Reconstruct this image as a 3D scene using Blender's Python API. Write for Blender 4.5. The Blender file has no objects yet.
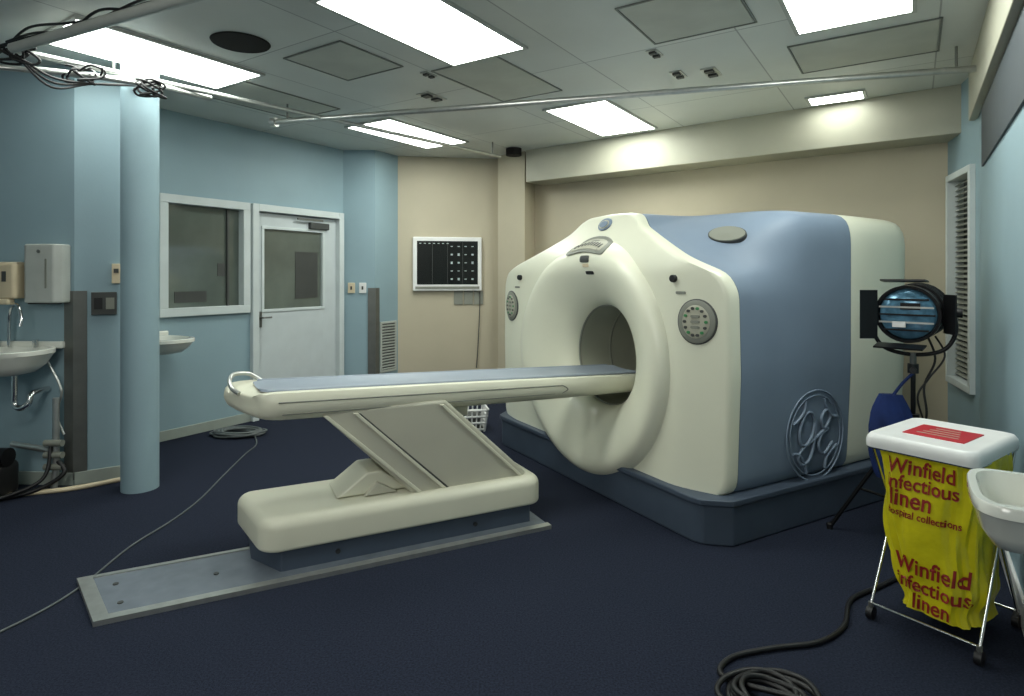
import bpy, math, random
from mathutils import Vector, Matrix, noise
random.seed(4)
S=bpy.context.scene
COL=S.collection
def lin(c):
    c=c/255.0
    return c/12.92 if c<=0.04045 else ((c+0.055)/1.055)**2.4
def mat(name,rgb,rough=0.5,metal=0.0,var=0.08,scale=6.0,bump=0.0,bscale=60.0,emit=0.0,spec=0.5,coat=0.0):
    m=bpy.data.materials.new(name); m.use_nodes=True
    nt=m.node_tree; b=nt.nodes["Principled BSDF"]
    c=[lin(x) for x in rgb]
    tc=nt.nodes.new("ShaderNodeTexCoord")
    n=nt.nodes.new("ShaderNodeTexNoise"); n.inputs["Scale"].default_value=scale; n.inputs["Detail"].default_value=5
    nt.links.new(tc.outputs["Object"],n.inputs["Vector"])
    r=nt.nodes.new("ShaderNodeValToRGB")
    r.color_ramp.elements[0].position=0.3; r.color_ramp.elements[1].position=0.7
    r.color_ramp.elements[0].color=(*[x*(1-var) for x in c],1)
    r.color_ramp.elements[1].color=(*[min(1,x*(1+var)) for x in c],1)
    nt.links.new(n.outputs["Fac"],r.inputs["Fac"])
    nt.links.new(r.outputs["Color"],b.inputs["Base Color"])
    b.inputs["Roughness"].default_value=rough; b.inputs["Metallic"].default_value=metal
    b.inputs["Specular IOR Level"].default_value=spec
    b.inputs["Coat Weight"].default_value=coat
    if bump>0:
        n2=nt.nodes.new("ShaderNodeTexNoise"); n2.inputs["Scale"].default_value=bscale; n2.inputs["Detail"].default_value=3
        nt.links.new(tc.outputs["Object"],n2.inputs["Vector"])
        bp=nt.nodes.new("ShaderNodeBump"); bp.inputs["Strength"].default_value=bump; bp.inputs["Distance"].default_value=0.01
        nt.links.new(n2.outputs["Fac"],bp.inputs["Height"]); nt.links.new(bp.outputs["Normal"],b.inputs["Normal"])
    if emit>0:
        b.inputs["Emission Color"].default_value=(*c,1); b.inputs["Emission Strength"].default_value=emit
    return m
M={}
M['wallblue']=mat('wall_paint_blue',(139,163,172),0.6,var=0.05,scale=2,bump=0.05)
M['beige']=mat('wall_paint_beige',(182,173,151),0.6,var=0.04,scale=2,bump=0.05)
M['beam']=mat('beam_paint',(172,170,153),0.5,var=0.05,scale=3)
M['carpet']=mat('carpet_navy',(37,42,56),0.95,var=0.4,scale=120,bump=0.5,bscale=300,spec=0.1)
M['cream']=mat('shell_cream',(224,224,204),0.38,var=0.025,scale=3,coat=0.1)
M['tcream']=mat('table_cream',(212,211,192),0.4,var=0.03,scale=4)
M['panelcream']=mat('arm_panel',(182,180,164),0.45,var=0.04,scale=4)
M['shellblue']=mat('shell_blue',(121,136,154),0.55,var=0.05,scale=3,spec=0.35)
M['emboss']=mat('emboss_blue',(116,131,149),0.5)
M['plinth']=mat('plinth_slate',(64,75,90),0.5,var=0.08,scale=5)
M['gap']=mat('gap_dark',(30,32,34),0.7)
M['bore']=mat('bore_liner',(158,160,144),0.5,var=0.03)
M['bedtop']=mat('bed_top',(138,148,160),0.4,var=0.05)
M['track']=mat('track_plate',(118,126,136),0.45,metal=0.3,var=0.12,scale=12)
M['alu']=mat('aluminium',(190,192,188),0.35,metal=0.8,var=0.1,scale=20)
M['steel']=mat('steel_guard',(112,114,110),0.4,metal=0.6,var=0.1,scale=8)
M['chrome']=mat('chrome',(215,215,215),0.15,metal=1.0,var=0.03)
M['white']=mat('white_plastic',(226,226,224),0.4,var=0.03)
M['porc']=mat('porcelain',(222,223,214),0.15,var=0.03,coat=0.5)
M['doorw']=mat('door_paint',(192,200,202),0.45,var=0.04)
M['framew']=mat('frame_paint',(198,206,206),0.45,var=0.04)
M['glass']=mat('dark_glass',(90,98,92),0.08,var=0.3,scale=1.5,spec=0.8)
M['black']=mat('black_rubber',(18,18,20),0.5,var=0.2)
M['blackm']=mat('black_metal',(22,22,24),0.35,metal=0.4)
M['grayp']=mat('gray_plastic',(128,130,120),0.5,var=0.06)
M['dgray']=mat('dark_gray',(64,66,64),0.5)
M['film']=mat('film_dark',(16,20,18),0.25,var=0.3,scale=30)
M['filmw']=mat('film_marks',(170,180,180),0.4)
M['red']=mat('red_label',(176,24,40),0.5)
M['redt']=mat('red_ink',(140,26,22),0.6)
M['yellow']=mat('yellow_bag',(206,196,24),0.35,var=0.12,scale=10,bump=0.6,bscale=14,spec=0.6)
M['lensb']=mat('lamp_blue',(96,140,166),0.2,var=0.4,scale=20,metal=0.3)
M['cloth']=mat('cloth_blue',(30,50,104),0.9,var=0.4,scale=8)
M['beigep']=mat('beige_plastic',(205,190,160),0.4)
M['tile']=mat('vent_metal',(176,180,174),0.4)
M['basew']=mat('baseboard_paint',(150,158,150),0.5)
M['gcable']=mat('gray_cable',(84,90,90),0.5)
M['recess_shade']=mat('painted_shade',(60,68,74),0.6)
M['green']=mat('green_btn',(60,130,80),0.4)
M['edge']=mat('panel_edge',(120,124,118),0.5)
M['tileg']=mat('tile_gray',(184,186,176),0.5,var=0.1,scale=3)
M['hole']=mat('hole_dark',(22,16,14),0.9)
M['light']=mat('diffuser',(244,250,242),0.5,var=0.0,emit=16.5)
def ceilmat():
    m=bpy.data.materials.new('ceiling_tiles'); m.use_nodes=True; nt=m.node_tree; b=nt.nodes["Principled BSDF"]
    tc=nt.nodes.new("ShaderNodeTexCoord"); mp=nt.nodes.new("ShaderNodeMapping"); mp.vector_type='POINT'
    mp.inputs["Rotation"].default_value=(0,0,-math.radians(56.6)); mp.inputs["Location"].default_value=(0.15,0.12,0)
    nt.links.new(tc.outputs["Object"],mp.inputs["Vector"])
    br=nt.nodes.new("ShaderNodeTexBrick"); br.offset=0.0
    br.inputs["Scale"].default_value=1.0; br.inputs["Brick Width"].default_value=1.3; br.inputs["Row Height"].default_value=1.0
    br.inputs["Mortar Size"].default_value=0.005; br.inputs["Mortar Smooth"].default_value=0.2
    br.inputs["Color1"].default_value=(0.68,0.70,0.66,1); br.inputs["Color2"].default_value=(0.60,0.62,0.59,1); br.inputs["Mortar"].default_value=(0.34,0.35,0.34,1)
    nt.links.new(mp.outputs["Vector"],br.inputs["Vector"])
    n=nt.nodes.new("ShaderNodeTexNoise"); n.inputs["Scale"].default_value=1.5; n.inputs["Detail"].default_value=6
    nt.links.new(tc.outputs["Object"],n.inputs["Vector"])
    mr=nt.nodes.new("ShaderNodeMapRange"); mr.inputs["To Min"].default_value=0.8; mr.inputs["To Max"].default_value=1.1
    nt.links.new(n.outputs["Fac"],mr.inputs["Value"])
    mx=nt.nodes.new("ShaderNodeMix"); mx.data_type='RGBA'; mx.blend_type='MULTIPLY'; mx.inputs["Factor"].default_value=1
    nt.links.new(br.outputs["Color"],mx.inputs[6]); nt.links.new(mr.outputs["Result"],mx.inputs[7])
    nt.links.new(mx.outputs[2],b.inputs["Base Color"]); b.inputs["Roughness"].default_value=0.4
    return m
M['ceil']=ceilmat()

def empty(name,loc,rz=0,parent=None,rot=None):
    e=bpy.data.objects.new(name,None); COL.objects.link(e); e.empty_display_size=0.1
    e.location=loc; e.rotation_euler=rot if rot else (0,0,rz)
    if parent: e.parent=parent
    return e
def mk(name,verts,faces,m,parent=None,smooth=False,bevel=0,loc=(0,0,0),rot=(0,0,0),seg=3):
    me=bpy.data.meshes.new(name); me.from_pydata([tuple(v) for v in verts],[],faces)
    me.validate(); me.materials.append(m)
    import bmesh
    bm=bmesh.new(); bm.from_mesh(me); bmesh.ops.recalc_face_normals(bm,faces=bm.faces); bm.to_mesh(me); bm.free()
    if smooth:
        for p in me.polygons: p.use_smooth=True
        try: me.set_sharp_from_angle(angle=math.radians(42))
        except Exception: pass
    o=bpy.data.objects.new(name,me); COL.objects.link(o); o.location=loc; o.rotation_euler=rot
    if parent: o.parent=parent
    if bevel>0:
        b=o.modifiers.new('bevel','BEVEL'); b.width=bevel; b.segments=seg; b.limit_method='ANGLE'
        for p in me.polygons: p.use_smooth=True
        w=o.modifiers.new('wn','WEIGHTED_NORMAL')
    return o
def box(name,c,s,m,parent=None,bevel=0,rz=0,rot=None):
    x,y,z=s[0]/2,s[1]/2,s[2]/2
    v=[(-x,-y,-z),(x,-y,-z),(x,y,-z),(-x,y,-z),(-x,-y,z),(x,-y,z),(x,y,z),(-x,y,z)]
    f=[(0,3,2,1),(4,5,6,7),(0,1,5,4),(1,2,6,5),(2,3,7,6),(3,0,4,7)]
    return mk(name,v,f,m,parent,False,bevel,c,rot if rot else (0,0,rz))
def prism(name,poly,z0,z1,m,parent=None,bevel=0,loc=(0,0,0),rot=(0,0,0)):
    n=len(poly); v=[(p[0],p[1],z0) for p in poly]+[(p[0],p[1],z1) for p in poly]
    f=[tuple(range(n))[::-1],tuple(range(n,2*n))]+[(i,(i+1)%n,n+(i+1)%n,n+i) for i in range(n)]
    return mk(name,v,f,m,parent,False,bevel,loc,rot)
def loft(name,rings,m,parent=None,cap0=True,cap1=True,smooth=True,closed=True,loc=(0,0,0),rot=(0,0,0)):
    n=len(rings[0]); v=[p for r in rings for p in r]; f=[]
    for j in range(len(rings)-1):
        for i in range(n if closed else n-1):
            a=j*n+i; b=j*n+(i+1)%n; f.append((a,b,b+n,a+n))
    if cap0: f.append(tuple(range(n))[::-1])
    if cap1: f.append(tuple(range((len(rings)-1)*n,len(rings)*n)))
    return mk(name,v,f,m,parent,smooth,0,loc,rot)
def frame3(d):
    d=Vector(d).normalized(); a=Vector((0,0,1)) if abs(d.z)<0.9 else Vector((1,0,0))
    x=d.cross(a).normalized(); y=d.cross(x).normalized(); return x,y,d
def lathe(name,p,d,prof,m,parent=None,n=32,cap0=True,cap1=True):
    x,y,dd=frame3(d); p=Vector(p); rings=[]
    for (s,r) in prof:
        rings.append([p+dd*s+(x*math.cos(2*math.pi*i/n)+y*math.sin(2*math.pi*i/n))*r for i in range(n)])
    return loft(name,rings,m,parent,cap0,cap1)
def cyl(name,p1,p2,r,m,parent=None,r2=None,n=20):
    p1=Vector(p1);p2=Vector(p2); L=(p2-p1).length
    return lathe(name,p1,p2-p1,[(0,r),(L,r if r2 is None else r2)],m,parent,n)
def catmull(pts,k=8,cyclic=False):
    pts=[Vector(p) for p in pts]; out=[]; n=len(pts)
    for i in range(n if cyclic else n-1):
        if cyclic: p0,p1,p2,p3=pts[i-1],pts[i],pts[(i+1)%n],pts[(i+2)%n]
        else:
            p0=pts[max(i-1,0)];p1=pts[i];p2=pts[i+1];p3=pts[min(i+2,n-1)]
        for j in range(k):
            t=j/k
            out.append(0.5*((2*p1)+(p2-p0)*t+(2*p0-5*p1+4*p2-p3)*t*t+(3*p1-p0-3*p2+p3)*t**3))
    if not cyclic: out.append(pts[-1])
    return out
def tube(name,pts,r,m,parent=None,sm=True,cyclic=False,n=8):
    P=catmull(pts,8,cyclic) if sm else [Vector(p) for p in pts]
    cu=bpy.data.curves.new(name,'CURVE'); cu.dimensions='3D'; sp=cu.splines.new('POLY'); sp.points.add(len(P)-1)
    for q,p in zip(sp.points,P): q.co=(*p,1)
    sp.use_cyclic_u=cyclic; cu.bevel_depth=r; cu.bevel_resolution=3; cu.use_fill_caps=True
    cu.materials.append(m)
    o=bpy.data.objects.new(name,cu); COL.objects.link(o)
    if parent: o.parent=parent
    return o
def sstep(t): t=max(0,min(1,t)); return t*t*(3-2*t)
def textmesh(body,size,shear=0.0,ext=0.0):
    cu=bpy.data.curves.new('t','FONT'); cu.body=body; cu.size=size; cu.align_x='CENTER'; cu.align_y='CENTER'; cu.shear=shear; cu.extrude=ext
    cu.resolution_u=3; cu.offset=size*.018
    o=bpy.data.objects.new('t',cu); COL.objects.link(o); bpy.context.view_layer.update()
    me=bpy.data.meshes.new_from_object(o.evaluated_get(bpy.context.evaluated_depsgraph_get()))
    v=[tuple(q.co) for q in me.vertices]; f=[tuple(p.vertices) for p in me.polygons]
    bpy.data.objects.remove(o); return v,f

H=2.9; E=1.45
# ---------------- ROOM ----------------
def wall(name,p1,p2,m,z0=0,z1=H,th=0.1,holes=[]):
    p1=Vector(p1);p2=Vector(p2); L=(p2-p1).length; d=(p2-p1)/L; nrm=Vector((-d.y,d.x))
    ks=sorted(set([0,L]+[h[0] for h in holes]+[h[1] for h in holes])); zs=sorted(set([z0,z1]+[h[2] for h in holes]+[h[3] for h in holes]))
    V=[];F=[]
    for a,b in zip(ks,ks[1:]):
        for c,e in zip(zs,zs[1:]):
            km=(a+b)/2; zm=(c+e)/2
            if any(h[0]<km<h[1] and h[2]<zm<h[3] for h in holes): continue
            o=len(V)
            for z in (c,e):
                for (k,t) in ((a,0),(b,0),(b,th),(a,th)):
                    q=p1+d*k+nrm*t; V.append((q.x,q.y,z))
            F+= [tuple(o+i for i in g) for g in ((0,3,2,1),(4,5,6,7),(0,1,5,4),(1,2,6,5),(2,3,7,6),(3,0,4,7))]
    return mk(name,V,F,m)
def along(p1,p2,k,off=0):
    p1=Vector(p1);p2=Vector(p2); d=(p2-p1).normalized(); n=Vector((-d.y,d.x)); q=p1+d*k-n*off
    return q,math.atan2(d.y,d.x)
P0=(-4.4,4.3);P1=(-3.02,4.21);P2=(-2.61,4.5);P3=(-3.32,4.88);Q1=(-1.96,7.08);Q2=(-1.59,7.08);Q3=(-1.39,7.43)
D2=(-.17,7.62);PA=(-.17,7.42);PB=(.15,7.15);PC=(.28,7.45);C=(3.55,4.97);S1=(3.25,4.24);R1=(1.25,1.2)
K0=0.494
wall('wall_left_sink',P0,P1,M['wallblue'])
wall('wall_left_face',P1,P2,M['wallblue'])
wall('wall_left_return',P2,P3,M['wallblue'],th=0.05)
wall('wall_left',P3,Q1,M['wallblue'],holes=[(K0+.02,K0+.82,1.12,2.12),(K0+.93,K0+2.0,0,2.1)])
wall('wall_back_left_pier',Q1,Q2,M['wallblue'])
wall('wall_back_left_return',Q2,Q3,M['wallblue'],th=0.05)
wall('wall_back_left',Q3,D2,M['beige'])
prism('pillar_back',[D2,PA,PB,PC,(.2,7.8)],0,H,M['beige'])
wall('wall_back',PC,C,M['beige'])
wall('wall_right_far',C,S1,M['wallblue'],holes=[(.12,.66,.64,2.2)])
wall('wall_right',S1,R1,M['wallblue'])
wall('wall_right_near',R1,(2.0,.7),M['wallblue'])
wall('wall_right_entry',(2.0,.7),(.9,-2.4),M['wallblue'])
wall('wall_behind',(.9,-2.4),(-4.4,-2.4),M['wallblue'])
wall('wall_left_near',(-4.4,-2.4),P0,M['wallblue'])
prism('floor',[(-5,-3),(5,-3),(5,8.5),(-5,8.5)],-0.1,0,M['carpet'])
prism('ceiling',[(-5,-3),(5,-3),(5,8.5),(-5,8.5)],H,H+0.1,M['ceil'])
def base(name,p1,p2,m=M['basew'],h=0.09):
    p1v=Vector(p1);p2v=Vector(p2);d=(p2v-p1v).normalized();n=Vector((-d.y,d.x))*-0.015
    prism(name,[p1,p2,tuple(p2v+n),tuple(p1v+n)],0,h,m,bevel=0.004)
base('baseboard_left_sink',P0,P1);base('baseboard_left_face',P1,P2)
q,_=along(P3,Q1,K0+.9); base('baseboard_left',P3,tuple(q)); base('baseboard_back_left',Q3,D2); base('baseboard_back',PC,C); base('baseboard_right',S1,R1,M['white'],0.12)
d=(Vector((3.48,4.58))-Vector((.16,7.1))).normalized(); n=Vector((-d.y,d.x))
a=Vector((.16,7.1)); b=Vector((3.48,4.58))
prism('ceiling_beam',[tuple(a),tuple(b),tuple(b+n*.42),tuple(a+n*.42)],2.53,H,M['beam'],bevel=0.006)
a=Vector(S1)+Vector((.06,.1)); b=Vector(R1); d=(b-a).normalized(); n=Vector((-d.y,d.x))*-0.05
prism('ceiling_beam.001',[tuple(a),tuple(b),tuple(b+n),tuple(a+n)],2.55,H,M['beam'],bevel=0.006)
q,ang=along(S1,R1,1.75,0.006); box('recess_shade_panel',(q.x,q.y,2.35),(2.9,.012,.38),M['recess_shade'],rz=ang)  # flat dark panel on the wall, shading of a recess put into its colour
lathe('round_column',(-2.53,4.15,0),(0,0,1),[(0,.114),(H,.114)],M['wallblue'],None,40)
aF=math.atan2(.29,.41)
box('corner_guard_1',(P1[0]-.03,P1[1]-.005,.69),(.07,.012,1.3),M['steel'],rz=-.065)  # steel corner guards over the wall edges
box('corner_guard_2',(P1[0]+.03,P1[1]+.013,.69),(.08,.012,1.3),M['steel'],rz=aF)
box('corner_guard_3',(P2[0]-.012,P2[1]-.015,.69),(.05,.012,1.3),M['steel'],rz=aF)
box('corner_guard_4',(Q2[0]-.035,Q2[1]-.008,.7),(.09,.012,1.2),M['steel'])
box('corner_guard_5',(Q2[0]+.02,Q2[1]+.022,.7),(.07,.012,1.2),M['steel'],rz=math.atan2(.35,.2))

def rectframe(parent,x0,x1,z0,z1,w,th,m,y=0,name='frame'):
    box(name+'_top',((x0+x1)/2,y,z1-w/2),(x1-x0,th,w),m,parent,.004)
    box(name+'_bottom',((x0+x1)/2,y,z0+w/2),(x1-x0,th,w),m,parent,.004)
    box(name+'_left',(x0+w/2,y,(z0+z1)/2),(w,th,z1-z0-2*w),m,parent,.004)
    box(name+'_right',(x1-w/2,y,(z0+z1)/2),(w,th,z1-z0-2*w),m,parent,.004)
q,ang=along(P3,Q1,K0); w1=empty('window_1',(q.x,q.y,0),ang)
rectframe(w1,-.02,.86,1.08,2.16,.075,.14,M['framew'],.03)
box('pane',(.42,.05,1.62),(.8,.012,1.0),M['glass'],w1)
box('mullion',(.66,.03,1.62),(.02,.02,.95),M['dgray'],w1); box('notice',(.6,.04,1.5),(.08,.004,.12),M['dgray'],w1)
box('inner_shelf',(.3,.04,1.25),(.3,.004,.1),M['dgray'],w1)
d1=empty('door_1',(q.x,q.y,0),ang)
box('jamb_left',(.915,.03,1.08),(.07,.16,2.16),M['framew'],d1,.004); box('jamb_right',(2.03,.03,1.08),(.07,.16,2.16),M['framew'],d1,.004)
box('head',(1.472,.03,2.125),(1.045,.16,.07),M['framew'],d1,.004)
for nm,c,s in (('leaf_left',(.99,.04,1.045),(.08,.045,2.07)),('leaf_right',(1.905,.04,1.045),(.18,.045,2.07)),('leaf_top',(1.42,.04,2.01),(.79,.045,.14)),('leaf_bottom',(1.42,.04,.545),(.79,.045,1.07))):
    box(nm,c,s,M['doorw'],d1)
box('pane',(1.42,.045,1.51),(.79,.01,.87),M['glass'],d1)
box('inner_panel',(1.6,.036,1.45),(.3,.004,.5),M['dgray'],d1)
rectframe(d1,1.02,1.83,1.07,1.95,.03,.055,M['framew'],.035,'bead')
box('closer_body',(1.74,.0,1.99),(.26,.05,.07),M['dgray'],d1,.008); box('closer_arm',(1.6,-.03,2.05),(.34,.015,.02),M['steel'],d1)
cyl('handle_stem',(1.0,.02,1.02),(1.0,-.04,1.02),.01,M['steel'],d1); cyl('handle_lever',(1.0,-.04,1.02),(1.1,-.04,1.02),.009,M['steel'],d1)
box('escutcheon',(1.0,.012,1.0),(.04,.01,.16),M['steel'],d1)
e=empty('light_switch',(-1.86,7.07,1.3)); box('plate',(0,0,0),(.08,.02,.12),M['beigep'],e,.004); box('rocker',(0,-.012,0),(.02,.01,.04),M['dgray'],e)
e=empty('light_switch.001',(-1.73,7.07,1.3)); box('plate',(0,0,0),(.08,.02,.12),M['white'],e,.004); box('rocker',(0,-.012,0),(.02,.01,.04),M['dgray'],e)
q,ang=along(Q2,Q3,.22,.01); e=empty('wall_vent',(q.x,q.y,.6),ang); rectframe(e,-.14,.14,-.3,.3,.025,.02,M['tile'])
box('backing',(0,.004,0),(.26,.004,.58),M['dgray'],e)
for i in range(16): box('louver_%d'%i,(0,-.004,-.26+i*.034),(.23,.012,.014),M['tile'],e,rot=(.5,0,0))
q,ang=along(Q3,D2,.6,.03); e=empty('film_viewer',(q.x,q.y,1.585),ang)
box('housing',(0,0,0),(.84,.06,.66),M['white'],e,.012); box('screen',(0,-.032,.015),(.74,.006,.53),M['film'],e)
for c in range(3): box('film_join_%d'%c,(-.185+c*.185,-.036,.015),(.004,.002,.53),M['dgray'],e)
for r in range(5):
    for c in range(4):
        x=.05+c*.085; z=.215-r*.10
        box('film_mark_%d_%d'%(r,c),(x,-.037,z),(.026,.003,.010+.010*((r*c+r)%3)),M['filmw'],e)
for c in range(7): box('film_tick_%d'%c,(-.33+c*.055,-.037,.25),(.025,.003,.008),M['filmw'],e)
box('switch_bar',(0,-.034,-.29),(.78,.006,.03),M['grayp'],e)
q,ang=along(Q3,D2,.86,.01); e=empty('notice_plate',(q.x,q.y,1.17),ang)
for i in range(3): box('plate_%d'%i,((i-1)*.125,0,0.0),(.11,.012,.17),M['grayp'],e,.003)
tube('power_cord',[(-.40,7.56,1.25),(-.40,7.55,1.0),(-.42,7.55,.6),(-.44,7.55,.3)],.006,M['dgray'])
q,ang=along(C,S1,0); e=empty('window_2',(q.x,q.y,0),ang); rectframe(e,.08,.7,.6,2.24,.05,.13,M['framew'],.03)
box('pane',(.39,.08,1.42),(.54,.01,1.54),M['glass'],e)
for i in range(38): box('slat_%d'%i,(.39,.03,.68+i*.04),(.52,.03,.004),M['grayp'],e,rot=(.7,0,0))
# ---------------- CEILING ----------------
UA=math.radians(56.6)
def ceil_light(c,L=1.15,W=.56):
    e=empty('ceiling_light',(c[0],c[1],H),UA)
    box('diffuser',(0,0,-.008),(L,W,.012),M['light'],e)
    for nm,cc,ss in (('rim_a',(0,W/2+.012,-.008),(L+.05,.024,.016)),('rim_b',(0,-W/2-.012,-.008),(L+.05,.024,.016)),('rim_c',(L/2+.012,0,-.008),(.024,W,.016)),('rim_d',(-L/2-.012,0,-.008),(.024,W,.016))):
        box(nm,cc,ss,M['tile'],e)
for c in ((-2.36,4.06),(-.48,3.54),(1.63,3.0),(-1.05,6.27),(.85,5.66)): ceil_light(c)
ceil_light((2.64,4.97),.22,.38)
ceil_light((-1.5,.9))
def ceil_frame(c,L,W,w=.010,rz=UA):
    e=empty('ceiling_panel',(c[0],c[1],H-.005),rz); box('sheet',(0,0,.002),(L-.02,W-.02,.006),M['tileg'],e)
    for nm,cc,ss in (('edge_a',(0,W/2,0),(L+w,w,.008)),('edge_b',(0,-W/2,0),(L+w,w,.008)),('edge_c',(L/2,0,0),(w,W,.008)),('edge_d',(-L/2,0,0),(w,W,.008))):
        box(nm,cc,ss,M['edge'],e)
for c,L,W in (((.98,3.4),.6,.6),((-.09,4.55),.9,.55),((2.25,3.9),.6,.8),((-1.14,4.15),.55,.55),((-2.0,5.1),.9,.6)): ceil_frame(c,L,W)
lathe('ceiling_hole_disc',(-1.69,3.8,H-.008),(0,0,1),[(0,.15),(0,.17),(.007,.175)],M['hole'],None,36)  # dark disc painted for the darkness inside an open ceiling hole
def fitting(c,s=.1):
    e=empty('ceiling_bracket',(c[0],c[1],H),UA)
    box('plate',(0,0,-.004),(s*2,s,.008),M['alu'],e)
    for i in (-.5,.5): box('block_%s'%('a' if i<0 else 'b'),(i*s,0,-.014),(s*.5,s*.6,.014),M['dgray'],e)
for c,s in (((-.65,4.95),.12),((-.6,4.4),.06),((.93,3.98),.07),((1.2,4.4),.08),((1.42,4.35),.1),((-2.25,3.1),.06)): fitting(c,s)
pp=empty('ceiling_pipe',(0,0,0))
tube('run',[(-2.05,5.2,2.75),(2.97,3.83,2.75)],.022,M['alu'],pp,sm=False)
for t in (.03,.97):
    x=-2.05+5.02*t;y=5.2-1.37*t; cyl('hanger_%d'%(t*100),(x,y,2.75),(x,y,H),.008,M['steel'],pp)
lathe('flange',(-2.05,5.2,2.75),(1,-.27,0),[(0,.02),(0,.04),(.05,.04),(.05,.02)],M['alu'],pp)
pp=empty('ceiling_pipe.001',(0,0,0))
tube('run',[(-2.9,3.55,2.76),(-.13,6.75,2.76)],.018,M['alu'],pp,sm=False)
tube('run_lower',[(-2.95,3.7,2.70),(-2.45,4.0,2.72),(-2.2,4.45,2.74)],.022,M['alu'],pp,sm=False)
for t in (.12,.97): cyl('hanger_%d'%(t*100),(-2.9+2.77*t,3.55+3.2*t,2.76),(-2.9+2.77*t,3.55+3.2*t,H),.008,M['steel'],pp)
pp=empty('conduit_bundle',(0,0,0))
tube('conduit_large',[(-2.75,3.36,2.70),(-1.1,2.62,2.73)],.028,M['tile'],pp,sm=False)
tube('conduit_small',[(-2.7,3.5,2.78),(-1.0,2.72,2.8)],.016,M['alu'],pp,sm=False)
tube('conduit_cross',[(-3.0,3.55,2.66),(-2.62,3.75,2.68),(-2.3,4.0,2.68)],.016,M['alu'],pp,sm=False)
for i in range(4):
    pts=[]
    for j in range(7):
        t=j/6; pts.append((-2.85+1.6*t+random.uniform(-.02,.02),3.42-.72*t+random.uniform(-.03,.03),2.72+.012*i+random.uniform(-.02,.04)))
    tube('wire_%d'%i,pts,.007,M['black'],pp)
for k,cc in enumerate(((-2.62,3.75,2.7),(-2.35,3.92,2.67),(-2.8,3.45,2.72))):
    for i in range(4):
        c=(cc[0]+random.uniform(-.05,.05),cc[1],cc[2])
        pts=[(c[0]+.06*math.cos(a*1.3)*random.uniform(.6,1.2),c[1]+.06*math.sin(a*1.7)*random.uniform(.6,1.2),c[2]+.05*math.sin(a+i)-.02) for a in range(8)]
        tube('tangle_%d_%d'%(k,i),pts,.007,M['black'],pp)
for i in range(3):
    tube('drop_%d'%i,[(-2.85,3.5,2.72),(-2.72,3.6,2.62-.03*i),(-2.6,3.8,2.64),(-2.4,4.1,2.72)],.007,M['black'],pp)
cyl('junction_lamp',(.02,7.0,2.82),(.02,7.0,2.9),.09,M['hole'])

# ---------------- GANTRY ----------------
GA=math.radians(-60.8)
G=empty('medical_scanner_gantry',(.49,4.19,0),GA)
ZC=.89; N=240; HW=1.13
def half2full(h): return h+[(-x,z) for x,z in h[::-1] if abs(x)>1e-6]
oF=half2full([(0,.22),(1.05,.22),(HW-.02,.27),(HW,.9),(HW-.01,1.36),(HW-.06,1.46),(.60,1.67),(.38,1.77),(.31,1.84),(.24,1.87),(0,1.88)])
oB=half2full([(0,.22),(1.05,.22),(HW-.02,.27),(HW+.01,.9),(HW+.01,1.70),(HW-.01,1.79),(HW-.07,1.835),(.85,1.855),(.5,1.862),(0,1.865)])
def radii(poly,ps=3):
    out=[]
    for i in range(N):
        t=2*math.pi*i/N; dx,dz=math.sin(t),-math.cos(t); best=None
        for a,b in zip(poly,poly[1:]+poly[:1]):
            ax,az=a[0],a[1]-ZC; ex,ez=b[0]-a[0],b[1]-a[1]
            den=dx*ez-dz*ex
            if abs(den)<1e-9: continue
            r=(ax*ez-az*ex)/den; s=(ax*dz-az*dx)/den
            if r>0 and -1e-6<=s<=1+1e-6 and (best is None or r>best): best=r
        out.append(best)
    for _ in range(ps): out=[(out[i-1]+2*out[i]+out[(i+1)%N])/4 for i in range(N)]
    return out
RF=radii(oF,2);RB=radii(oB,2)
def wx(x): return x if x>0 else x*(1+.15*sstep((abs(x)-.45)/.6))
prof=[(.35,.40),(.35,.22),(.358,.19),(.385,.145),(.43,.10),(.50,.055),(.56,.02),(.62,-.01),(.67,-.03),(.71,-.038),(.74,-.033),(.765,-.018),(.785,.005),(.795,.02),(.80,.032)]
RO=.80
def panel_y(x,z):
    a=.14*sstep((x-.78)/.45) if x>0 else .05*sstep((-x-.85)/.3)
    return .032+a+.20*sstep((z-1.45)/.5)
def front_y(x,z):
    r=math.hypot(x,z-ZC)
    if r>=RO: return panel_y(x,z)
    lean=.20*sstep((z-1.45)/.5)
    for (a,ya),(b,yb) in zip(prof[1:],prof[2:]):
        if a<=r<=b: return ya+(yb-ya)*(r-a)/(b-a)+lean
    return .22
rings=[]
def rp0(i,r): t=2*math.pi*i/N; return r*math.sin(t),ZC-r*math.cos(t)
def ringpt(i,r):
    x,z=rp0(i,r); return wx(x),z
for (r,y) in prof:
    ring=[]
    for i in range(N):
        x,z=rp0(i,r); ring.append((wx(x),y+(.20*sstep((z-1.45)/.5)),z))
    rings.append(ring)
K=9
RE=[max(RF[i],RO+.03) for i in range(N)]
for j in range(1,K+1):
    ring=[]
    for i in range(N):
        r=RO+(RE[i]-.03-RO)*j/K; x,z=rp0(i,r); ring.append((wx(x),panel_y(x,z),z))
    rings.append(ring)
for dr,dy in ((-.012,.008),(-.003,.025),(0,.05),(0,.09)):
    ring=[]
    for i in range(N):
        x,z=rp0(i,RE[i]+dr); xx,zz=rp0(i,RE[i]-.03); ring.append((wx(x),panel_y(xx,zz)+dy,z))
    rings.append(ring)
SY=[p[1] for p in rings[-1]]
rings.append([(ringpt(i,RF[i]-.05)[0],SY[i]+.004,ringpt(i,RF[i]-.05)[1]) for i in range(N)])
loft('front_cover',rings,M['cream'],G,False,False)
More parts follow.
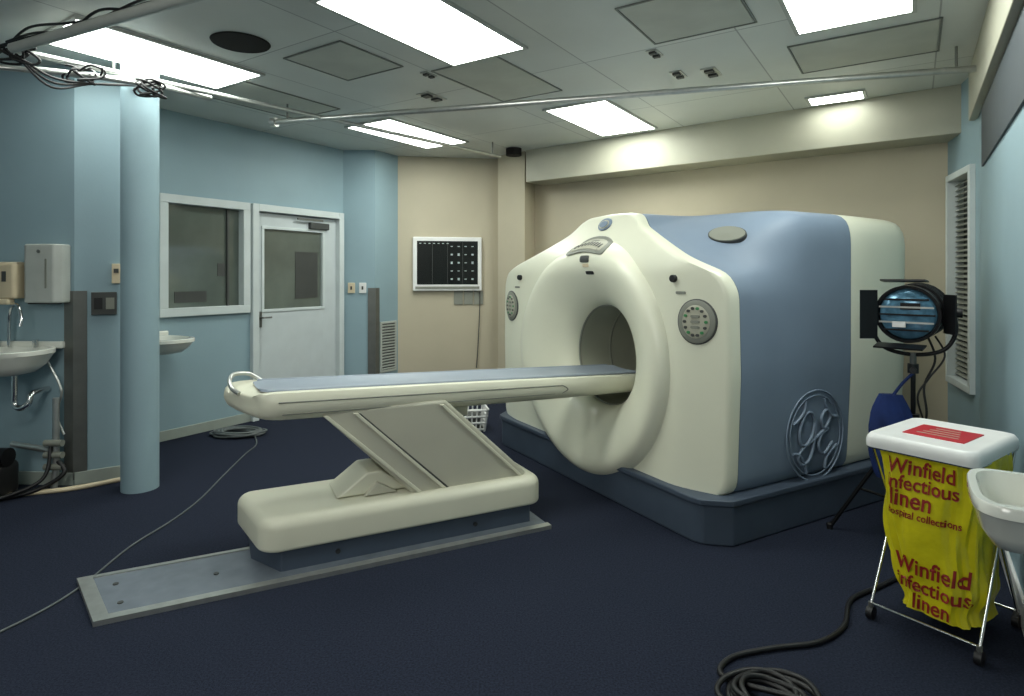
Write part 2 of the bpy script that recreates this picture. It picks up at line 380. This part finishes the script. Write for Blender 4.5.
loft('seam_front',[[(ringpt(i,RF[i]-.012)[0],SY[i]-.01,ringpt(i,RF[i]-.012)[1]) for i in range(N)],[(ringpt(i,RF[i]-.012)[0],SY[i]+.03,ringpt(i,RF[i]-.012)[1]) for i in range(N)]],M['gap'],G,False,False)
YB=1.21; YE=1.88
def Rat(i,y):
    s=sstep((y-.20)/.60); return RF[i]*(1-s)+RB[i]*s
rings=[]
rings.append([(ringpt(i,RF[i]-.03)[0],SY[i]+.008,ringpt(i,RF[i]-.03)[1]) for i in range(N)])
for j in range(0,19):
    ring=[]
    for i in range(N):
        y0=SY[i]+.010; y=y0+(YB-y0)*j/18; r=Rat(i,y)-(.006 if j==0 else 0); x,z=ringpt(i,r); ring.append((x,y,z))
    rings.append(ring)
rings.append([(ringpt(i,RB[i]-.03)[0],YB+.002,ringpt(i,RB[i]-.03)[1]) for i in range(N)])
loft('body_cover',rings,M['shellblue'],G,False,False)
loft('seam_rear',[[(ringpt(i,RB[i]-.012)[0],YB-.01,ringpt(i,RB[i]-.012)[1]) for i in range(N)],[(ringpt(i,RB[i]-.012)[0],YB+.03,ringpt(i,RB[i]-.012)[1]) for i in range(N)]],M['gap'],G,False,False)
rings=[]
for y,dr in ((YB+.01,-.03),(YB+.01,-.004),(YB+.03,0),(1.5,-.005),(1.74,-.012),(1.83,-.02),(1.865,-.035),(YE,-.07)):
    rings.append([(ringpt(i,RB[i]+dr)[0],y,ringpt(i,RB[i]+dr)[1]) for i in range(N)])
for r in (.6,.4,.35): rings.append([(ringpt(i,r)[0],YE,ringpt(i,r)[1]) for i in range(N)])
rings.append([(ringpt(i,.35)[0],1.4,ringpt(i,.35)[1]) for i in range(N)])
loft('rear_cover',rings,M['cream'],G,False,False)
loft('bore_liner',[[(ringpt(i,.347)[0],y,ringpt(i,.347)[1]) for i in range(N)] for y in (.225,.5,.9,1.45)],M['bore'],G,False,False)
loft('bore_seam',[[(ringpt(i,r)[0],y,ringpt(i,r)[1]) for i in range(N)] for r,y in ((.351,.212),(.344,.216),(.344,.228),(.348,.23))],M['grayp'],G,False,False)
for k,y in enumerate((.50,.95)): loft('bore_ring_%d'%k,[[(ringpt(i,r)[0],y+dy,ringpt(i,r)[1]) for i in range(N)] for r,dy in ((.349,0),(.342,.002),(.342,.014),(.349,.016))],M['grayp'],G,False,False)
W=HW+.03; WF=wx(-HW)-.02
prism('plinth',[(WF,.14),(WF+.1,.02),(WF+.16,0),(W-.16,0),(W-.1,.02),(W,.14),(W,1.7),(W-.1,1.8),(WF+.1,1.8),(WF,1.7)],0,.235,M['plinth'],G,.012)
prism('plinth_lip',[(WF-.012,.13),(WF+.095,.0),(WF+.16,-.015),(W-.16,-.015),(W-.095,.0),(W+.012,.13),(W+.012,1.71),(W-.1,1.81),(WF+.1,1.81),(WF-.012,1.71)],.215,.25,M['plinth'],G,.008)
def patch(name,cx,cz,rx,rz,m,off=.006,e=2.0,n=40,tilt=0,curve=0):
    V=[];F=[]
    def pt(s,t,o):
        c,sn=math.cos(t),math.sin(t)
        x=rx*s*math.copysign(abs(c)**(2/e),c); z=rz*s*math.copysign(abs(sn)**(2/e),sn)
        X=cx+x*math.cos(tilt)-z*math.sin(tilt); Z=cz+x*math.sin(tilt)+z*math.cos(tilt)-curve*x*x
        return (wx(X),front_y(X,Z)-o,Z)
    lv=[(1.0,-.004),(.99,off*.7),(.93,off),(.6,off),(.3,off)]
    for s,o in lv:
        for i in range(n): V.append(pt(s,2*math.pi*i/n,o))
    V.append(pt(0,0,off))
    for j in range(len(lv)-1):
        for i in range(n): a=j*n+i;b=j*n+(i+1)%n;F.append((a,b,b+n,a+n))
    k=(len(lv)-1)*n
    for i in range(n): F.append((k+i,k+(i+1)%n,len(V)-1))
    return mk(name,V,F,m,G,True)
for s,nm in ((1,'near'),(-1,'far')):
    patch('control_pad_bezel_'+nm,s*.96,1.19,.105,.128,M['dgray'],.008)
    patch('control_pad_rim_'+nm,s*.96,1.19,.099,.122,M['grayp'],.012)
    patch('control_pad_face_'+nm,s*.96,1.19,.074,.096,M['beam'],.015)
    for k in range(14):
        a=2*math.pi*k/14; patch('button_%s_%d'%(nm,k),s*.96+.056*math.cos(a),1.19+.076*math.sin(a),.009,.009,M['dgray'] if k%3 else M['green'],.02,n=10)
    for k in range(3): patch('key_%s_%d'%(nm,k),s*.96,1.22-.03*k,.024,.009,M['grayp'],.02,e=4,n=12)
    patch('knob_'+nm,s*.83,1.43,.02,.022,M['black'],.02,n=16)
    patch('label_'+nm,s*.87,1.35,.03,.008,M['grayp'],.004,e=6,n=12)
patch('display_bezel',.0,1.665,.215,.058,M['grayp'],.014,e=3,curve=1.1)
patch('display_face',.0,1.668,.175,.036,M['beam'],.018,e=4,curve=1.1)
for k in range(9): patch('display_key_%d'%k,-.136+.034*k,1.668-1.1*(-.136+.034*k)**2,.010,.014,M['dgray'],.022,e=4,n=12)
patch('indicator_window',.02,1.56,.05,.024,M['dgray'],.008,e=5); patch('indicator_label',.06,1.465,.045,.012,M['black'],.006,e=5)
patch('warning_label',.03,1.515,.035,.012,M['beigep'],.004,e=5)
patch('badge',.0,1.805,.07,.045,M['shellblue'],.012)
patch('badge_ring',.0,1.805,.054,.032,M['beam'],.016)
patch('badge_centre',.0,1.805,.044,.024,M['shellblue'],.02)
def surf(i,y): x,z=ringpt(i,Rat(i,y)); return Vector((x,y,z))
best=min(range(N),key=lambda i:abs(surf(i,.45).x-.84)+(0 if surf(i,.45).z>ZC+.3 else 9))
def emblem(name,s,off,m):
    V=[];F=[];n=36
    p0=surf(best,.45); tx=(surf((best+1)%N,.45)-surf(best-1,.45)).normalized(); ty=(surf(best,.50)-surf(best,.40)).normalized(); nn=tx.cross(ty).normalized()
    if nn.z<0: nn=-nn
    for s2,o in ((1,-.015),(1,off),(.0,off+.002)):
        for i in range(n):
            t=2*math.pi*i/n; V.append(p0+tx*s*.115*s2*math.cos(t)+ty*s*.085*s2*math.sin(t)+nn*o)
    for j in range(2):
        for i in range(n): a=j*n+i;b=j*n+(i+1)%n;F.append((a,b,b+n,a+n))
    mk(name,V,F,m,G,True)
emblem('emblem_rim',1.0,.008,M['dgray']); emblem('emblem_face',.93,.012,M['grayp'])
def circ(name,y,z,r,tr): tube(name,[(HW+.006,y+r*math.cos(a*math.pi/32),z+r*math.sin(a*math.pi/32)) for a in range(64)],tr,M['emboss'],G,sm=False,cyclic=True)
circ('monogram_ring',.87,.50,.265,.005); circ('monogram_ring_inner',.87,.50,.235,.0035)
def script(name,pts): tube(name,[(HW+.004,.87+y,.50+z) for y,z in pts],.009,M['emboss'],G)
script('monogram_g',[(.0,.06),(-.03,.13),(-.09,.13),(-.14,.05),(-.14,-.03),(-.09,-.05),(-.03,.0),(-.0,.08),(-.01,-.02),(-.05,-.13),(-.12,-.16),(-.16,-.12),(-.12,-.07),(-.0,-.02)])
script('monogram_e',[(.0,-.02),(.09,.03),(.14,.09),(.11,.14),(.06,.1),(.07,.04),(.12,.02),(.06,-.0),(.03,-.07),(.08,-.12),(.16,-.06)])
for a in range(4):
    t=a*math.pi/2+.4; script('monogram_swirl_%d'%a,[(.225*math.cos(t),.225*math.sin(t)),(.18*math.cos(t+.2),.18*math.sin(t+.2)),(.19*math.cos(t+.6),.19*math.sin(t+.6)),(.225*math.cos(t+.8),.225*math.sin(t+.8))])

# ---------------- TABLE ----------------
TA=math.radians(26.5)
T=empty('patient_table',(-1.11,2.98,0),TA)
prism('floor_track',[(-.75,-.13),(1.42,-.13),(1.42,.33),(-.88,.33)],0,.012,M['track'],T)
prism('track_rail_near',[(-.76,-.145),(1.42,-.145),(1.42,-.10),(-.77,-.10)],0,.022,M['alu'],T)
prism('track_rail_far',[(-.88,.31),(1.3,.31),(1.3,.335),(-.885,.335)],0,.018,M['alu'],T)
prism('track_end_plate',[(-.76,-.14),(-.70,-.14),(-.83,.33),(-.89,.33)],0,.020,M['alu'],T)
for i,(x,y) in enumerate(((-.68,.0),(-.72,.2),(-.3,.1))): cyl('bolt_%d'%i,(x,y,.0),(x,y,.016),.012,M['dgray'],T)
prism('pedestal_plinth',[(-.02,-.02),(1.35,-.02),(1.35,.42),(-.14,.42),(-.14,.2)],.0,.125,M['plinth'],T,.01)
for i in range(2): cyl('screw_%d'%i,(.25+.75*i,-.018,.06),(.25+.75*i,-.028,.06),.012,M['gap'],T)
def rrect(x0,x1,y0,y1,r,n=8):
    P=[]
    for cx,cy,a0 in ((x1-r,y0+r,-90),(x1-r,y1-r,0),(x0+r,y1-r,90),(x0+r,y0+r,180)):
        for k in range(n+1):
            a=math.radians(a0+90*k/n); P.append((cx+r*math.cos(a),cy+r*math.sin(a)))
    return P
def rblock(name,x0,x1,y0,y1,z0,z1,r,er,m,parent,sk=0):
    rings=[]
    def f(x,y): return x-(sk*(y-y0)/(y1-y0) if x<(x0+x1)/2 else 0)
    for k in range(7):
        a=math.pi/2*k/6; o=er*.4*(1-math.sin(a)); rings.append([(f(x,y),y,z0+er*.4*(1-math.cos(a))) for x,y in rrect(x0+o,x1-o,y0+o,y1-o,max(.01,r-o))])
    for k in range(9):
        a=math.pi/2*k/8; o=er*(1-math.cos(a)); rings.append([(f(x,y),y,z1-er+er*math.sin(a)) for x,y in rrect(x0+o,x1-o,y0+o,y1-o,max(.01,r-o))])
    return loft(name,rings,m,parent)
rblock('pedestal_cover',-.11,1.42,-.06,.47,.118,.28,.09,.055,M['tcream'],T,sk=.10)
def slab(name,xz,y0,y1,m,bev=.012):
    n=len(xz); V=[(x,y0,z) for x,z in xz]+[(x,y1,z) for x,z in xz]
    F=[tuple(range(n)),tuple(range(n,2*n))[::-1]]+[(i,(i+1)%n,n+(i+1)%n,n+i) for i in range(n)]
    return mk(name,V,F,m,T,False,bev)
slab('lift_arm',[(.16,.76),(.84,.76),(1.34,.29),(1.32,.26),(.66,.26)],.01,.38,M['panelcream'],.02)
slab('arm_rib_a',[(.18,.74),(.205,.74),(.70,.28),(.675,.28)],-.002,.03,M['tcream'],.004)
slab('arm_rib_b',[(.33,.74),(.355,.74),(.84,.28),(.815,.28)],-.002,.03,M['tcream'],.004)
slab('arm_rib_c',[(.355,.735),(.37,.735),(.855,.28),(.84,.28)],.004,.03,M['dgray'],.002)
slab('arm_rib_d',[(.80,.74),(.825,.74),(1.31,.28),(1.285,.28)],-.002,.03,M['tcream'],.004)
slab('arm_brace',[(.26,.285),(.42,.40),(.50,.40),(.66,.285)],.08,.34,M['tcream'],.012)
slab('arm_brace_inner',[(.40,.285),(.47,.35),(.58,.285)],.05,.10,M['panelcream'],.006)
# bed
Bd=empty('bed_assembly',(-.1255,.219,.87),0,T,rot=(0,.040,math.radians(3.8)))
sec=[(-.17,0),(-.2,.012),(-.235,.008),(-.25,-.02),(-.252,-.06),(-.24,-.10),(-.2,-.13),(-.1,-.138),(0,-.14)]
sec=sec+[(-y,z) for y,z in sec[::-1][1:]]
rings=[]
for x,s,zs in ((-.065,.55,.35),(-.06,.70,.6),(-.045,.83,.8),(-.02,.93,.92),(.02,.98,.98),(.06,1,1),(.6,1,1),(1.2,1,.98),(1.8,1,.93),(2.3,.97,.85),(2.46,.94,.8),(2.50,.88,.7),(2.51,.7,.5)):
    rings.append([(x-(.0 if x>.3 else .06*(y/.25)),y*s,(z+.05)*zs-.05) for y,z in sec])
loft('bed_body',rings,M['tcream'],Bd)
V=[];F=[]
xs=[.01,.04,.09,.5,1,1.5,2,2.45,2.48]; ws=[.12,.16,.175,.18,.18,.18,.18,.175,.15]
ys=[-1,-.92,-.6,0,.6,.92,1]; zz=[.004,.016,.008,.004,.008,.016,.004]
for x,w in zip(xs,ws):
    for yy,z in zip(ys,zz): V.append((x,yy*w,z))
n=len(ys)
for j in range(len(xs)-1):
    for i in range(n-1): a=j*n+i; F.append((a,a+1,a+n+1,a+n))
mk('bed_pad',V,F,M['bedtop'],Bd,True)
tube('pad_edge_near',[(.04,-.185,.012),(2.45,-.185,.012)],.007,M['bedtop'],Bd,sm=False)
tube('pad_edge_far',[(.04,.185,.012),(2.45,.185,.012)],.007,M['bedtop'],Bd,sm=False)
tube('rail_groove_upper',[(.08,-.2515,-.035),(1.75,-.2515,-.035)],.0035,M['grayp'],Bd,sm=False)
tube('rail_groove_lower',[(.10,-.245,-.095),(1.75,-.240,-.085)],.0035,M['grayp'],Bd,sm=False)
tube('rail_groove_end',[(1.75,-.2515,-.035),(1.79,-.252,-.06),(1.75,-.240,-.085)],.0035,M['grayp'],Bd)
tube('grab_handle',[(.06,.20,.01),(.0,.21,.045),(-.075,.18,.05),(-.105,.10,.03),(-.10,.03,.0),(-.07,-.01,-.02)],.011,M['alu'],Bd)
lathe('end_knob',(-.07,.14,-.05),(-1,.3,0),[(0,.03),(.03,.03),(.04,.02)],M['bedtop'],Bd)
rblock('bed_carriage',.42,1.15,-.17,.17,-.19,-.11,.03,.01,M['panelcream'],Bd)

# ---------------- HAMPER ----------------
B=empty('linen_hamper',(1.79,2.54,0),math.radians(-54.2))
def hring(w,d,z,r,dx=0,dy=0): return [(x+dx,y+dy,z) for x,y in rrect(-w/2,w/2,-d/2,d/2,r)]
loft('lid',[hring(.36,.46,.735,.03),hring(.40,.50,.738,.04),hring(.405,.505,.755,.045),hring(.40,.50,.775,.045),hring(.38,.48,.79,.04),hring(.36,.46,.793,.04),hring(.33,.43,.787,.04)],M['white'],B)
prism('lid_label',[(-.11,-.10),(.11,-.10),(.11,.12),(-.11,.12)],.787,.790,M['red'],B)
for i in range(4): box('label_line_%d'%i,(0,-.05+.04*i,.791),(.15-.02*i,.008,.001),M['beam'],B)
def bagr(t,z): return 1+.04*math.sin(5*t+9*z)+.03*math.sin(11*t-14*z)+.02*math.sin(23*t+z*5)
def bagpt(t,z):
    k=(z-.1)/.63; w=.15+.04*k-.03*math.exp(-((k-.05)/.08)**2); dd=.16+.05*k; s=bagr(t,z)
    c,sn=math.cos(t),math.sin(t); e=.55
    return (w*s*math.copysign(abs(c)**e,c)+.01*math.sin(12*z)+.02*(1-k), dd*s*math.copysign(abs(sn)**e,sn)-.01, z)
rings=[]
for j in range(40):
    z=.09+(.735-.09)*j/39
    rings.append([bagpt(2*math.pi*i/96,z) for i in range(96)])
b0=[(x*.5,y*.5,.075) for x,y,z in rings[0]]
loft('bag',[b0]+rings,M['yellow'],B)
def bagtext(name,body,size,z0,shear=.1,x0=0,sx=.8):
    v,f=textmesh(body,size,shear)
    V=[]
    for (x,y,_) in v:
        x=x*sx+x0; y=y+z0; x=max(-.175,min(.185,x)); best=None
        for q in range(61):
            t=math.pi+math.pi*q/60
            p=bagpt(t,y); e=abs(p[0]-x)
            if best is None or e<best[0]: best=(e,p[1])
        V.append((x,best[1]-.007,y))
    mk(name,V,f,M['redt'],B)
bagtext('print_1','Winfield',.088,.675); bagtext('print_2','infectious',.082,.61); bagtext('print_3','linen',.10,.545,x0=-.04); bagtext('print_4','hospital collections',.042,.485)
bagtext('print_5','Winfield',.095,.275,x0=.02); bagtext('print_6','infectious',.085,.20,x0=.02); bagtext('print_7','linen',.09,.13,x0=.02)
for s,nm in ((-1,'left'),(1,'right')):
    x=s*.19
    tube('leg_a_'+nm,[(x,-.20,.06),(x,.20,.73)],.006,M['chrome'],B,sm=False)
    tube('leg_b_'+nm,[(x*1.02,.22,.06),(x*1.02,-.18,.73)],.006,M['chrome'],B,sm=False)
    tube('top_rail_'+nm,[(x,-.22,.73),(x,.22,.73)],.006,M['chrome'],B,sm=False)
    for y,q in ((-.2,'f'),(.22,'b')):
        cyl('caster_'+q+nm,(x-.012,y,.026),(x+.012,y,.026),.026,M['black'],B); cyl('fork_'+q+nm,(x,y,.03),(x,y,.07),.010,M['steel'],B)
for nm,y,z in (('bottom_front',-.2,.065),('bottom_back',.22,.065),('top_front',-.22,.73),('top_back',.22,.73)):
    tube('bar_'+nm,[(-.19,y,z),(.19,y,z)],.006,M['chrome'],B,sm=False)

# ---------------- STAGE LIGHT ----------------
L=empty('studio_spotlight',(2.17,3.3,0),math.radians(-33))
ax=Vector((-.22,-1,-.06)).normalized(); c=Vector((0,0,1.25))
lathe('lamp_housing',c-ax*.16,ax,[(0,.07),(.01,.11),(.06,.135),(.24,.14),(.26,.152),(.29,.152),(.29,.138),(.27,.13)],M['blackm'],L,36,True,False)
lathe('lens',c+ax*.11,ax,[(0,.134),(.012,.125),(.03,.085),(.037,.03),(.038,.002)],M['lensb'],L,36)
for k in range(5): lathe('fin_%d'%k,c-ax*(.12-.03*k),ax,[(0,.13),(0,.152),(.008,.152),(.008,.13)],M['blackm'],L,30)
for k in range(5):
    zz_=-.08+.04*k; wd=2*math.sqrt(.13**2-zz_**2)
    box('lens_guard_%d'%k,tuple(c+ax*.152+Vector((0,0,zz_))),(wd,.008,.009),M['alu'] if k%2 else M['blackm'],L,rz=-.217)
box('lens_plate',tuple(c+ax*.156+Vector((.02,0,.045))),(.09,.006,.035),M['blackm'],L,rz=-.217)
box('lens_plate_b',tuple(c+ax*.156+Vector((-.03,0,-.05))),(.06,.006,.03),M['white'],L,rz=-.217)
box('barn_door_left',tuple(c+Vector((-.20,-.17,-.01))),(.09,.008,.26),M['blackm'],L,rz=.55)
box('barn_door_right',tuple(c+Vector((.155,-.16,0))),(.12,.008,.2),M['blackm'],L,rz=-1.2)
box('barn_door_top',tuple(c+Vector((-.04,-.20,.17))),(.2,.09,.008),M['blackm'],L,rot=(-.1,0,-.2))
box('barn_door_bottom',tuple(c+Vector((-.06,-.20,-.17))),(.22,.10,.008),M['blackm'],L,rot=(.15,0,-.2))
tube('yoke',[(-.18,.0,1.25),(-.185,0,1.14),(-.13,0,1.05),(0,0,1.02),(.13,0,1.05),(.185,0,1.14),(.18,0,1.25)],.011,M['blackm'],L)
for s in (-1,1): cyl('yoke_knob_%s'%('a' if s<0 else 'b'),(s*.13,0,1.25),(s*.215,0,1.25),.024,M['black'],L)
cyl('yoke_stud',(0,0,.95),(0,0,1.03),.016,M['steel'],L)
cyl('stand_upper',(0,0,.55),(0,0,.98),.012,M['blackm'],L); cyl('stand_lower',(0,0,.12),(0,0,.62),.017,M['blackm'],L)
cyl('collar_a',(0,0,.60),(0,0,.66),.03,M['black'],L); cyl('collar_b',(0,0,.92),(0,0,.97),.026,M['black'],L); cyl('collar_knob',(0,-.03,.94),(0,-.07,.94),.016,M['black'],L)
cyl('leg_hub',(0,0,.62),(0,0,.70),.03,M['blackm'],L)
for k,a in enumerate((185,65,305)):
    a=math.radians(a); R=.40 if k==0 else .33; cyl('tripod_leg_%d'%k,(.02*math.cos(a),.02*math.sin(a),.66),(R*math.cos(a),R*math.sin(a),.01),.011,M['blackm'],L)
    cyl('tripod_brace_%d'%k,(.0,.0,.2),(R*.62*math.cos(a),R*.62*math.sin(a),.255),.007,M['blackm'],L)
    lathe('foot_%d'%k,(R*math.cos(a),R*math.sin(a),0),(0,0,1),[(0,.016),(.03,.018),(.035,.01)],M['black'],L,12)
tube('lamp_cable',[(.05,.1,1.15),(.10,.06,1.0),(.05,.02,.85),(.06,0,.7),(.03,.02,.5),(.07,.05,.3),(.12,.1,.02)],.006,M['black'],L)
tube('lamp_cable_b',[(.1,.05,1.12),(.14,.0,1.02),(.07,-.02,.9),(.02,-.03,.8),(.05,-.02,.66)],.005,M['black'],L)
rings=[]
for j in range(14):
    z=.34+.46*j/13; w=.095*math.sin(math.pi*(.12+.80*j/13))**.6+.01
    rings.append([(w*math.cos(t*math.pi/18)*(1+.12*math.sin(t*1.2+z*14))-.10,.5*w*math.sin(t*math.pi/18)*(1+.2*math.sin(t*.9+z*23))-.04,z) for t in range(36)])
loft('cloth_bag',rings,M['cloth'],L)
tube('cloth_bag_strap',[(-.10,-.04,.78),(-.05,-.02,.86),(0,-.01,.92)],.008,M['cloth'],L)

# ---------------- SINKS ----------------
def sink(name,p,ang,w,dp,z,h=.17,EX=2.6):
    e=empty(name,(p[0],p[1],z),ang)
    def rg(sw,sd,zz,ex=EX):
        out=[];n=48
        for i in range(n):
            t=2*math.pi*i/n; c,s=math.cos(t),math.sin(t)
            x=w/2*sw*math.copysign(abs(c)**(2/ex),c); y=-dp/2+dp/2*sd*math.copysign(abs(s)**(2/ex),s)
            out.append((x,min(y,-.003),zz))
        return out
    loft('basin',[rg(.35,.4,-h),rg(.6,.65,-h*.9),rg(.82,.85,-h*.6),rg(.95,.96,-h*.25),rg(1,1,-.03),rg(1,1,-.005),rg(.98,.98,0),rg(.88,.84,0),rg(.84,.78,-.015),rg(.7,.65,-h*.55),rg(.4,.4,-h*.72),rg(.08,.08,-h*.75)],M['porc'],e)
    box('backsplash',(0,-.02,.01),(w*.9,.04,.05),M['porc'],e,.012)
    return e
e=sink('wall_sink',(-3.32,4.228),-.065,.54,.42,.96); sinkE=e
tube('faucet',[(-.10,-.08,0),(-.10,-.08,.2),(-.06,-.10,.28),(.02,-.14,.28),(.06,-.16,.2),(.06,-.17,.15)],.012,M['chrome'],e)
cyl('tap_left',(-.20,-.07,0),(-.20,-.07,.05),.018,M['chrome'],e); cyl('tap_right',(.08,-.07,0),(.08,-.07,.05),.018,M['chrome'],e)
tube('trap',[(0.05,-.2,-.12),(0.05,-.2,-.28),(.05,-.2,-.36),(.09,-.2,-.39),(.13,-.18,-.36),(.13,-.15,-.3),(.13,-.02,-.29)],.018,M['chrome'],e)
tube('supply_hose',[(.15,-.05,-.1),(.25,-.05,-.3),(.21,-.05,-.45),(.26,-.04,-.6)],.008,M['alu'],e)
e=sink('wall_sink.001',(-3.13,5.19),math.atan2(.851,.526),.42,.54,.93,.13)
qn,an=along(S1,R1,3.18,.0)
e=sink('wall_sink.002',(qn.x,qn.y),an,.38,.255,.865,.15,4.0)
e=empty('sink_pipework',(0,0,0),parent=sinkE)
e.matrix_parent_inverse=(Matrix.Translation((-3.32,4.228,.96))@Matrix.Rotation(-.065,4,'Z')).inverted()
tube('drain',[(-3.08,4.12,.62),(-3.08,4.12,.15),(-3.08,4.1,.0)],.02,M['alu'],e,sm=False)
for i,z in enumerate((.16,.24,.32)): cyl('valve_%d'%i,(-3.14,4.1,z),(-3.02,4.1,z),.022,M['grayp'],e)
tube('elbow',[(-3.4,4.15,.3),(-3.2,4.12,.28),(-3.08,4.12,.26)],.02,M['alu'],e)
tube('floor_hose_a',[(-3.5,3.9,.016),(-3.2,4.0,.016),(-2.95,4.1,.016),(-2.75,4.28,.016),(-2.66,4.36,.016)],.016,M['beigep'],e)
tube('floor_hose_b',[(-3.4,3.8,.015),(-3.15,4.0,.03),(-3.0,4.08,.12),(-3.05,4.1,.2)],.014,M['black'],e)
tube('floor_hose_c',[(-3.5,3.7,.012),(-3.3,3.85,.02),(-3.1,4.02,.1),(-3.1,4.1,.3)],.012,M['black'],e)
e=empty('floor_pump',(-3.38,3.95,0)); rblock('pump_body',-.12,.12,-.12,.12,.03,.24,.06,.05,M['black'],e); cyl('motor',(-.1,0,.27),(.12,0,.27),.06,M['blackm'],e)
for i in (-1,1): box('foot_%s'%('a' if i<0 else 'b'),(i*.08,0,.015),(.04,.2,.03),M['dgray'],e)
e=empty('paper_towel_dispenser',(-3.18,4.218,1.26),-.065)
prism('case',[(-.14,.0),(.14,0),(.14,-.07),(.10,-.11),(-.10,-.11),(-.14,-.07)],0,.40,M['tile'],e,.012)
box('slot',(0,-.06,-.003),(.2,.05,.01),M['black'],e); box('view_strip',(.05,-.112,.2),(.012,.004,.2),M['grayp'],e); cyl('lock',(0,-.108,.35),(0,-.116,.35),.012,M['steel'],e)
e=empty('soap_dispenser',(-3.42,4.235,1.27),-.065); rblock('case',-.075,.075,-.12,.0,.02,.27,.03,.03,M['beigep'],e); box('lever',(0,-.10,.0),(.07,.06,.04),M['beigep'],e,.01); box('window',(0,-.122,.17),(.03,.004,.07),M['dgray'],e)
def onface(name,k,z,s,m):
    q,a=along(P1,P2,k,.0); e=empty(name,(q.x,q.y,z),a); box('plate',(0,-.015,0),(s[0],.03,s[1]),m,e,.004)
    return e
e=onface('power_outlet',.17,1.25,(.15,.16),M['dgray']); box('socket_a',(-.035,-.032,0),(.05,.006,.08),M['black'],e); box('socket_b',(.035,-.032,0),(.05,.006,.08),M['grayp'],e)
e=onface('wall_thermostat',.24,1.46,(.05,.14),M['beigep']); box('dial',(0,-.032,.02),(.03,.006,.03),M['dgray'],e)
# ---------------- floor items ----------------
e=empty('laundry_basket',(-.44,5.75,0),.2)
for k in range(4):
    z=.02+k*.06; w=.17+k*.01
    pts=[(x,y,z) for x,y in rrect(-w,w,-w*.75,w*.75,.03,4)]; tube('hoop_%d'%k,pts,.010,M['white'],e,sm=False,cyclic=True)
for i in range(9):
    t=-.16+.04*i
    for s in (-1,1): cyl('slat_%d_%s'%(i,'f' if s<0 else 'b'),(t,s*.128,.0),(t*1.15,s*.15,.21),.007,M['white'],e,n=8)
for i in range(6):
    t=-.11+.044*i
    for s in (-1,1): cyl('side_slat_%d_%s'%(i,'l' if s<0 else 'r'),(s*.17,t,.0),(s*.2,t*1.15,.21),.007,M['white'],e,n=8)
prism('bottom',rrect(-.17,.17,-.13,.13,.03,3),.0,.012,M['dgray'],e)
rblock('contents',-.14,.14,-.10,.10,.012,.16,.03,.03,M['dgray'],e)
def coil(name,c,r,n,m,tr,tail,flat=.6):
    pts=[]
    for i in range(n*12):
        a=2*math.pi*i/12; rr=r*(1+.18*math.sin(i*.37)+.1*math.sin(i*1.3)); pts.append((c[0]+rr*math.cos(a)+.02*math.sin(i*.2),c[1]+rr*flat*math.sin(a)+.02*math.cos(i*.23),tr+ (i/(n*12))*tr*3+.006*(1+math.sin(i*.9))))
    pts+=tail
    tube(name,pts,tr,m)
coil('coiled_cable',(-2.47,5.52),.19,12,M['gcable'],.010,[])
tube('floor_cable',[(-2.3,5.45,.02),(-2.18,5.2,.006),(-2.15,4.91,.006),(-2.08,4.4,.006),(-2.01,3.93,.006),(-2.0,3.6,.006),(-2.03,3.24,.006),(-2.0,2.79,.006),(-2.06,2.5,.006),(-2.2,2.25,.006)],.005,M['gcable'])
coil('coiled_power_cable',(.87,2.06),.12,7,M['black'],.010,[(.76,2.18,.012),(.82,2.29,.012),(1.0,2.35,.012),(1.2,2.39,.012),(1.36,2.50,.012),(1.5,2.70,.012),(1.7,2.82,.012),(2.0,3.0,.012)],.9)

# ---------------- camera & light ----------------
cam=bpy.data.cameras.new('camera'); co=bpy.data.objects.new('camera',cam); COL.objects.link(co)
co.location=(0,0,E); co.rotation_euler=(math.radians(90),0,0)
cam.sensor_width=36; cam.lens=610/1024*36; cam.shift_y=-(348-275)/1024; cam.clip_start=.05
S.camera=co
w=bpy.data.worlds.new('world'); S.world=w; w.use_nodes=True; w.node_tree.nodes['Background'].inputs[0].default_value=(.05,.055,.06,1)
la=bpy.data.lights.new('fill_light','AREA'); la.energy=38; la.size=1.2; la.color=(1,.98,.92)  # unseen fill light added behind the camera to brighten the room
lo=bpy.data.objects.new('fill_light',la); COL.objects.link(lo); lo.location=(-1.8,-.8,2.3)
lo.rotation_euler=(Vector((.6,4.3,.8))-Vector(lo.location)).to_track_quat('-Z','Y').to_euler()
S.view_settings.view_transform='Standard'; S.view_settings.look='None'; S.view_settings.exposure=0
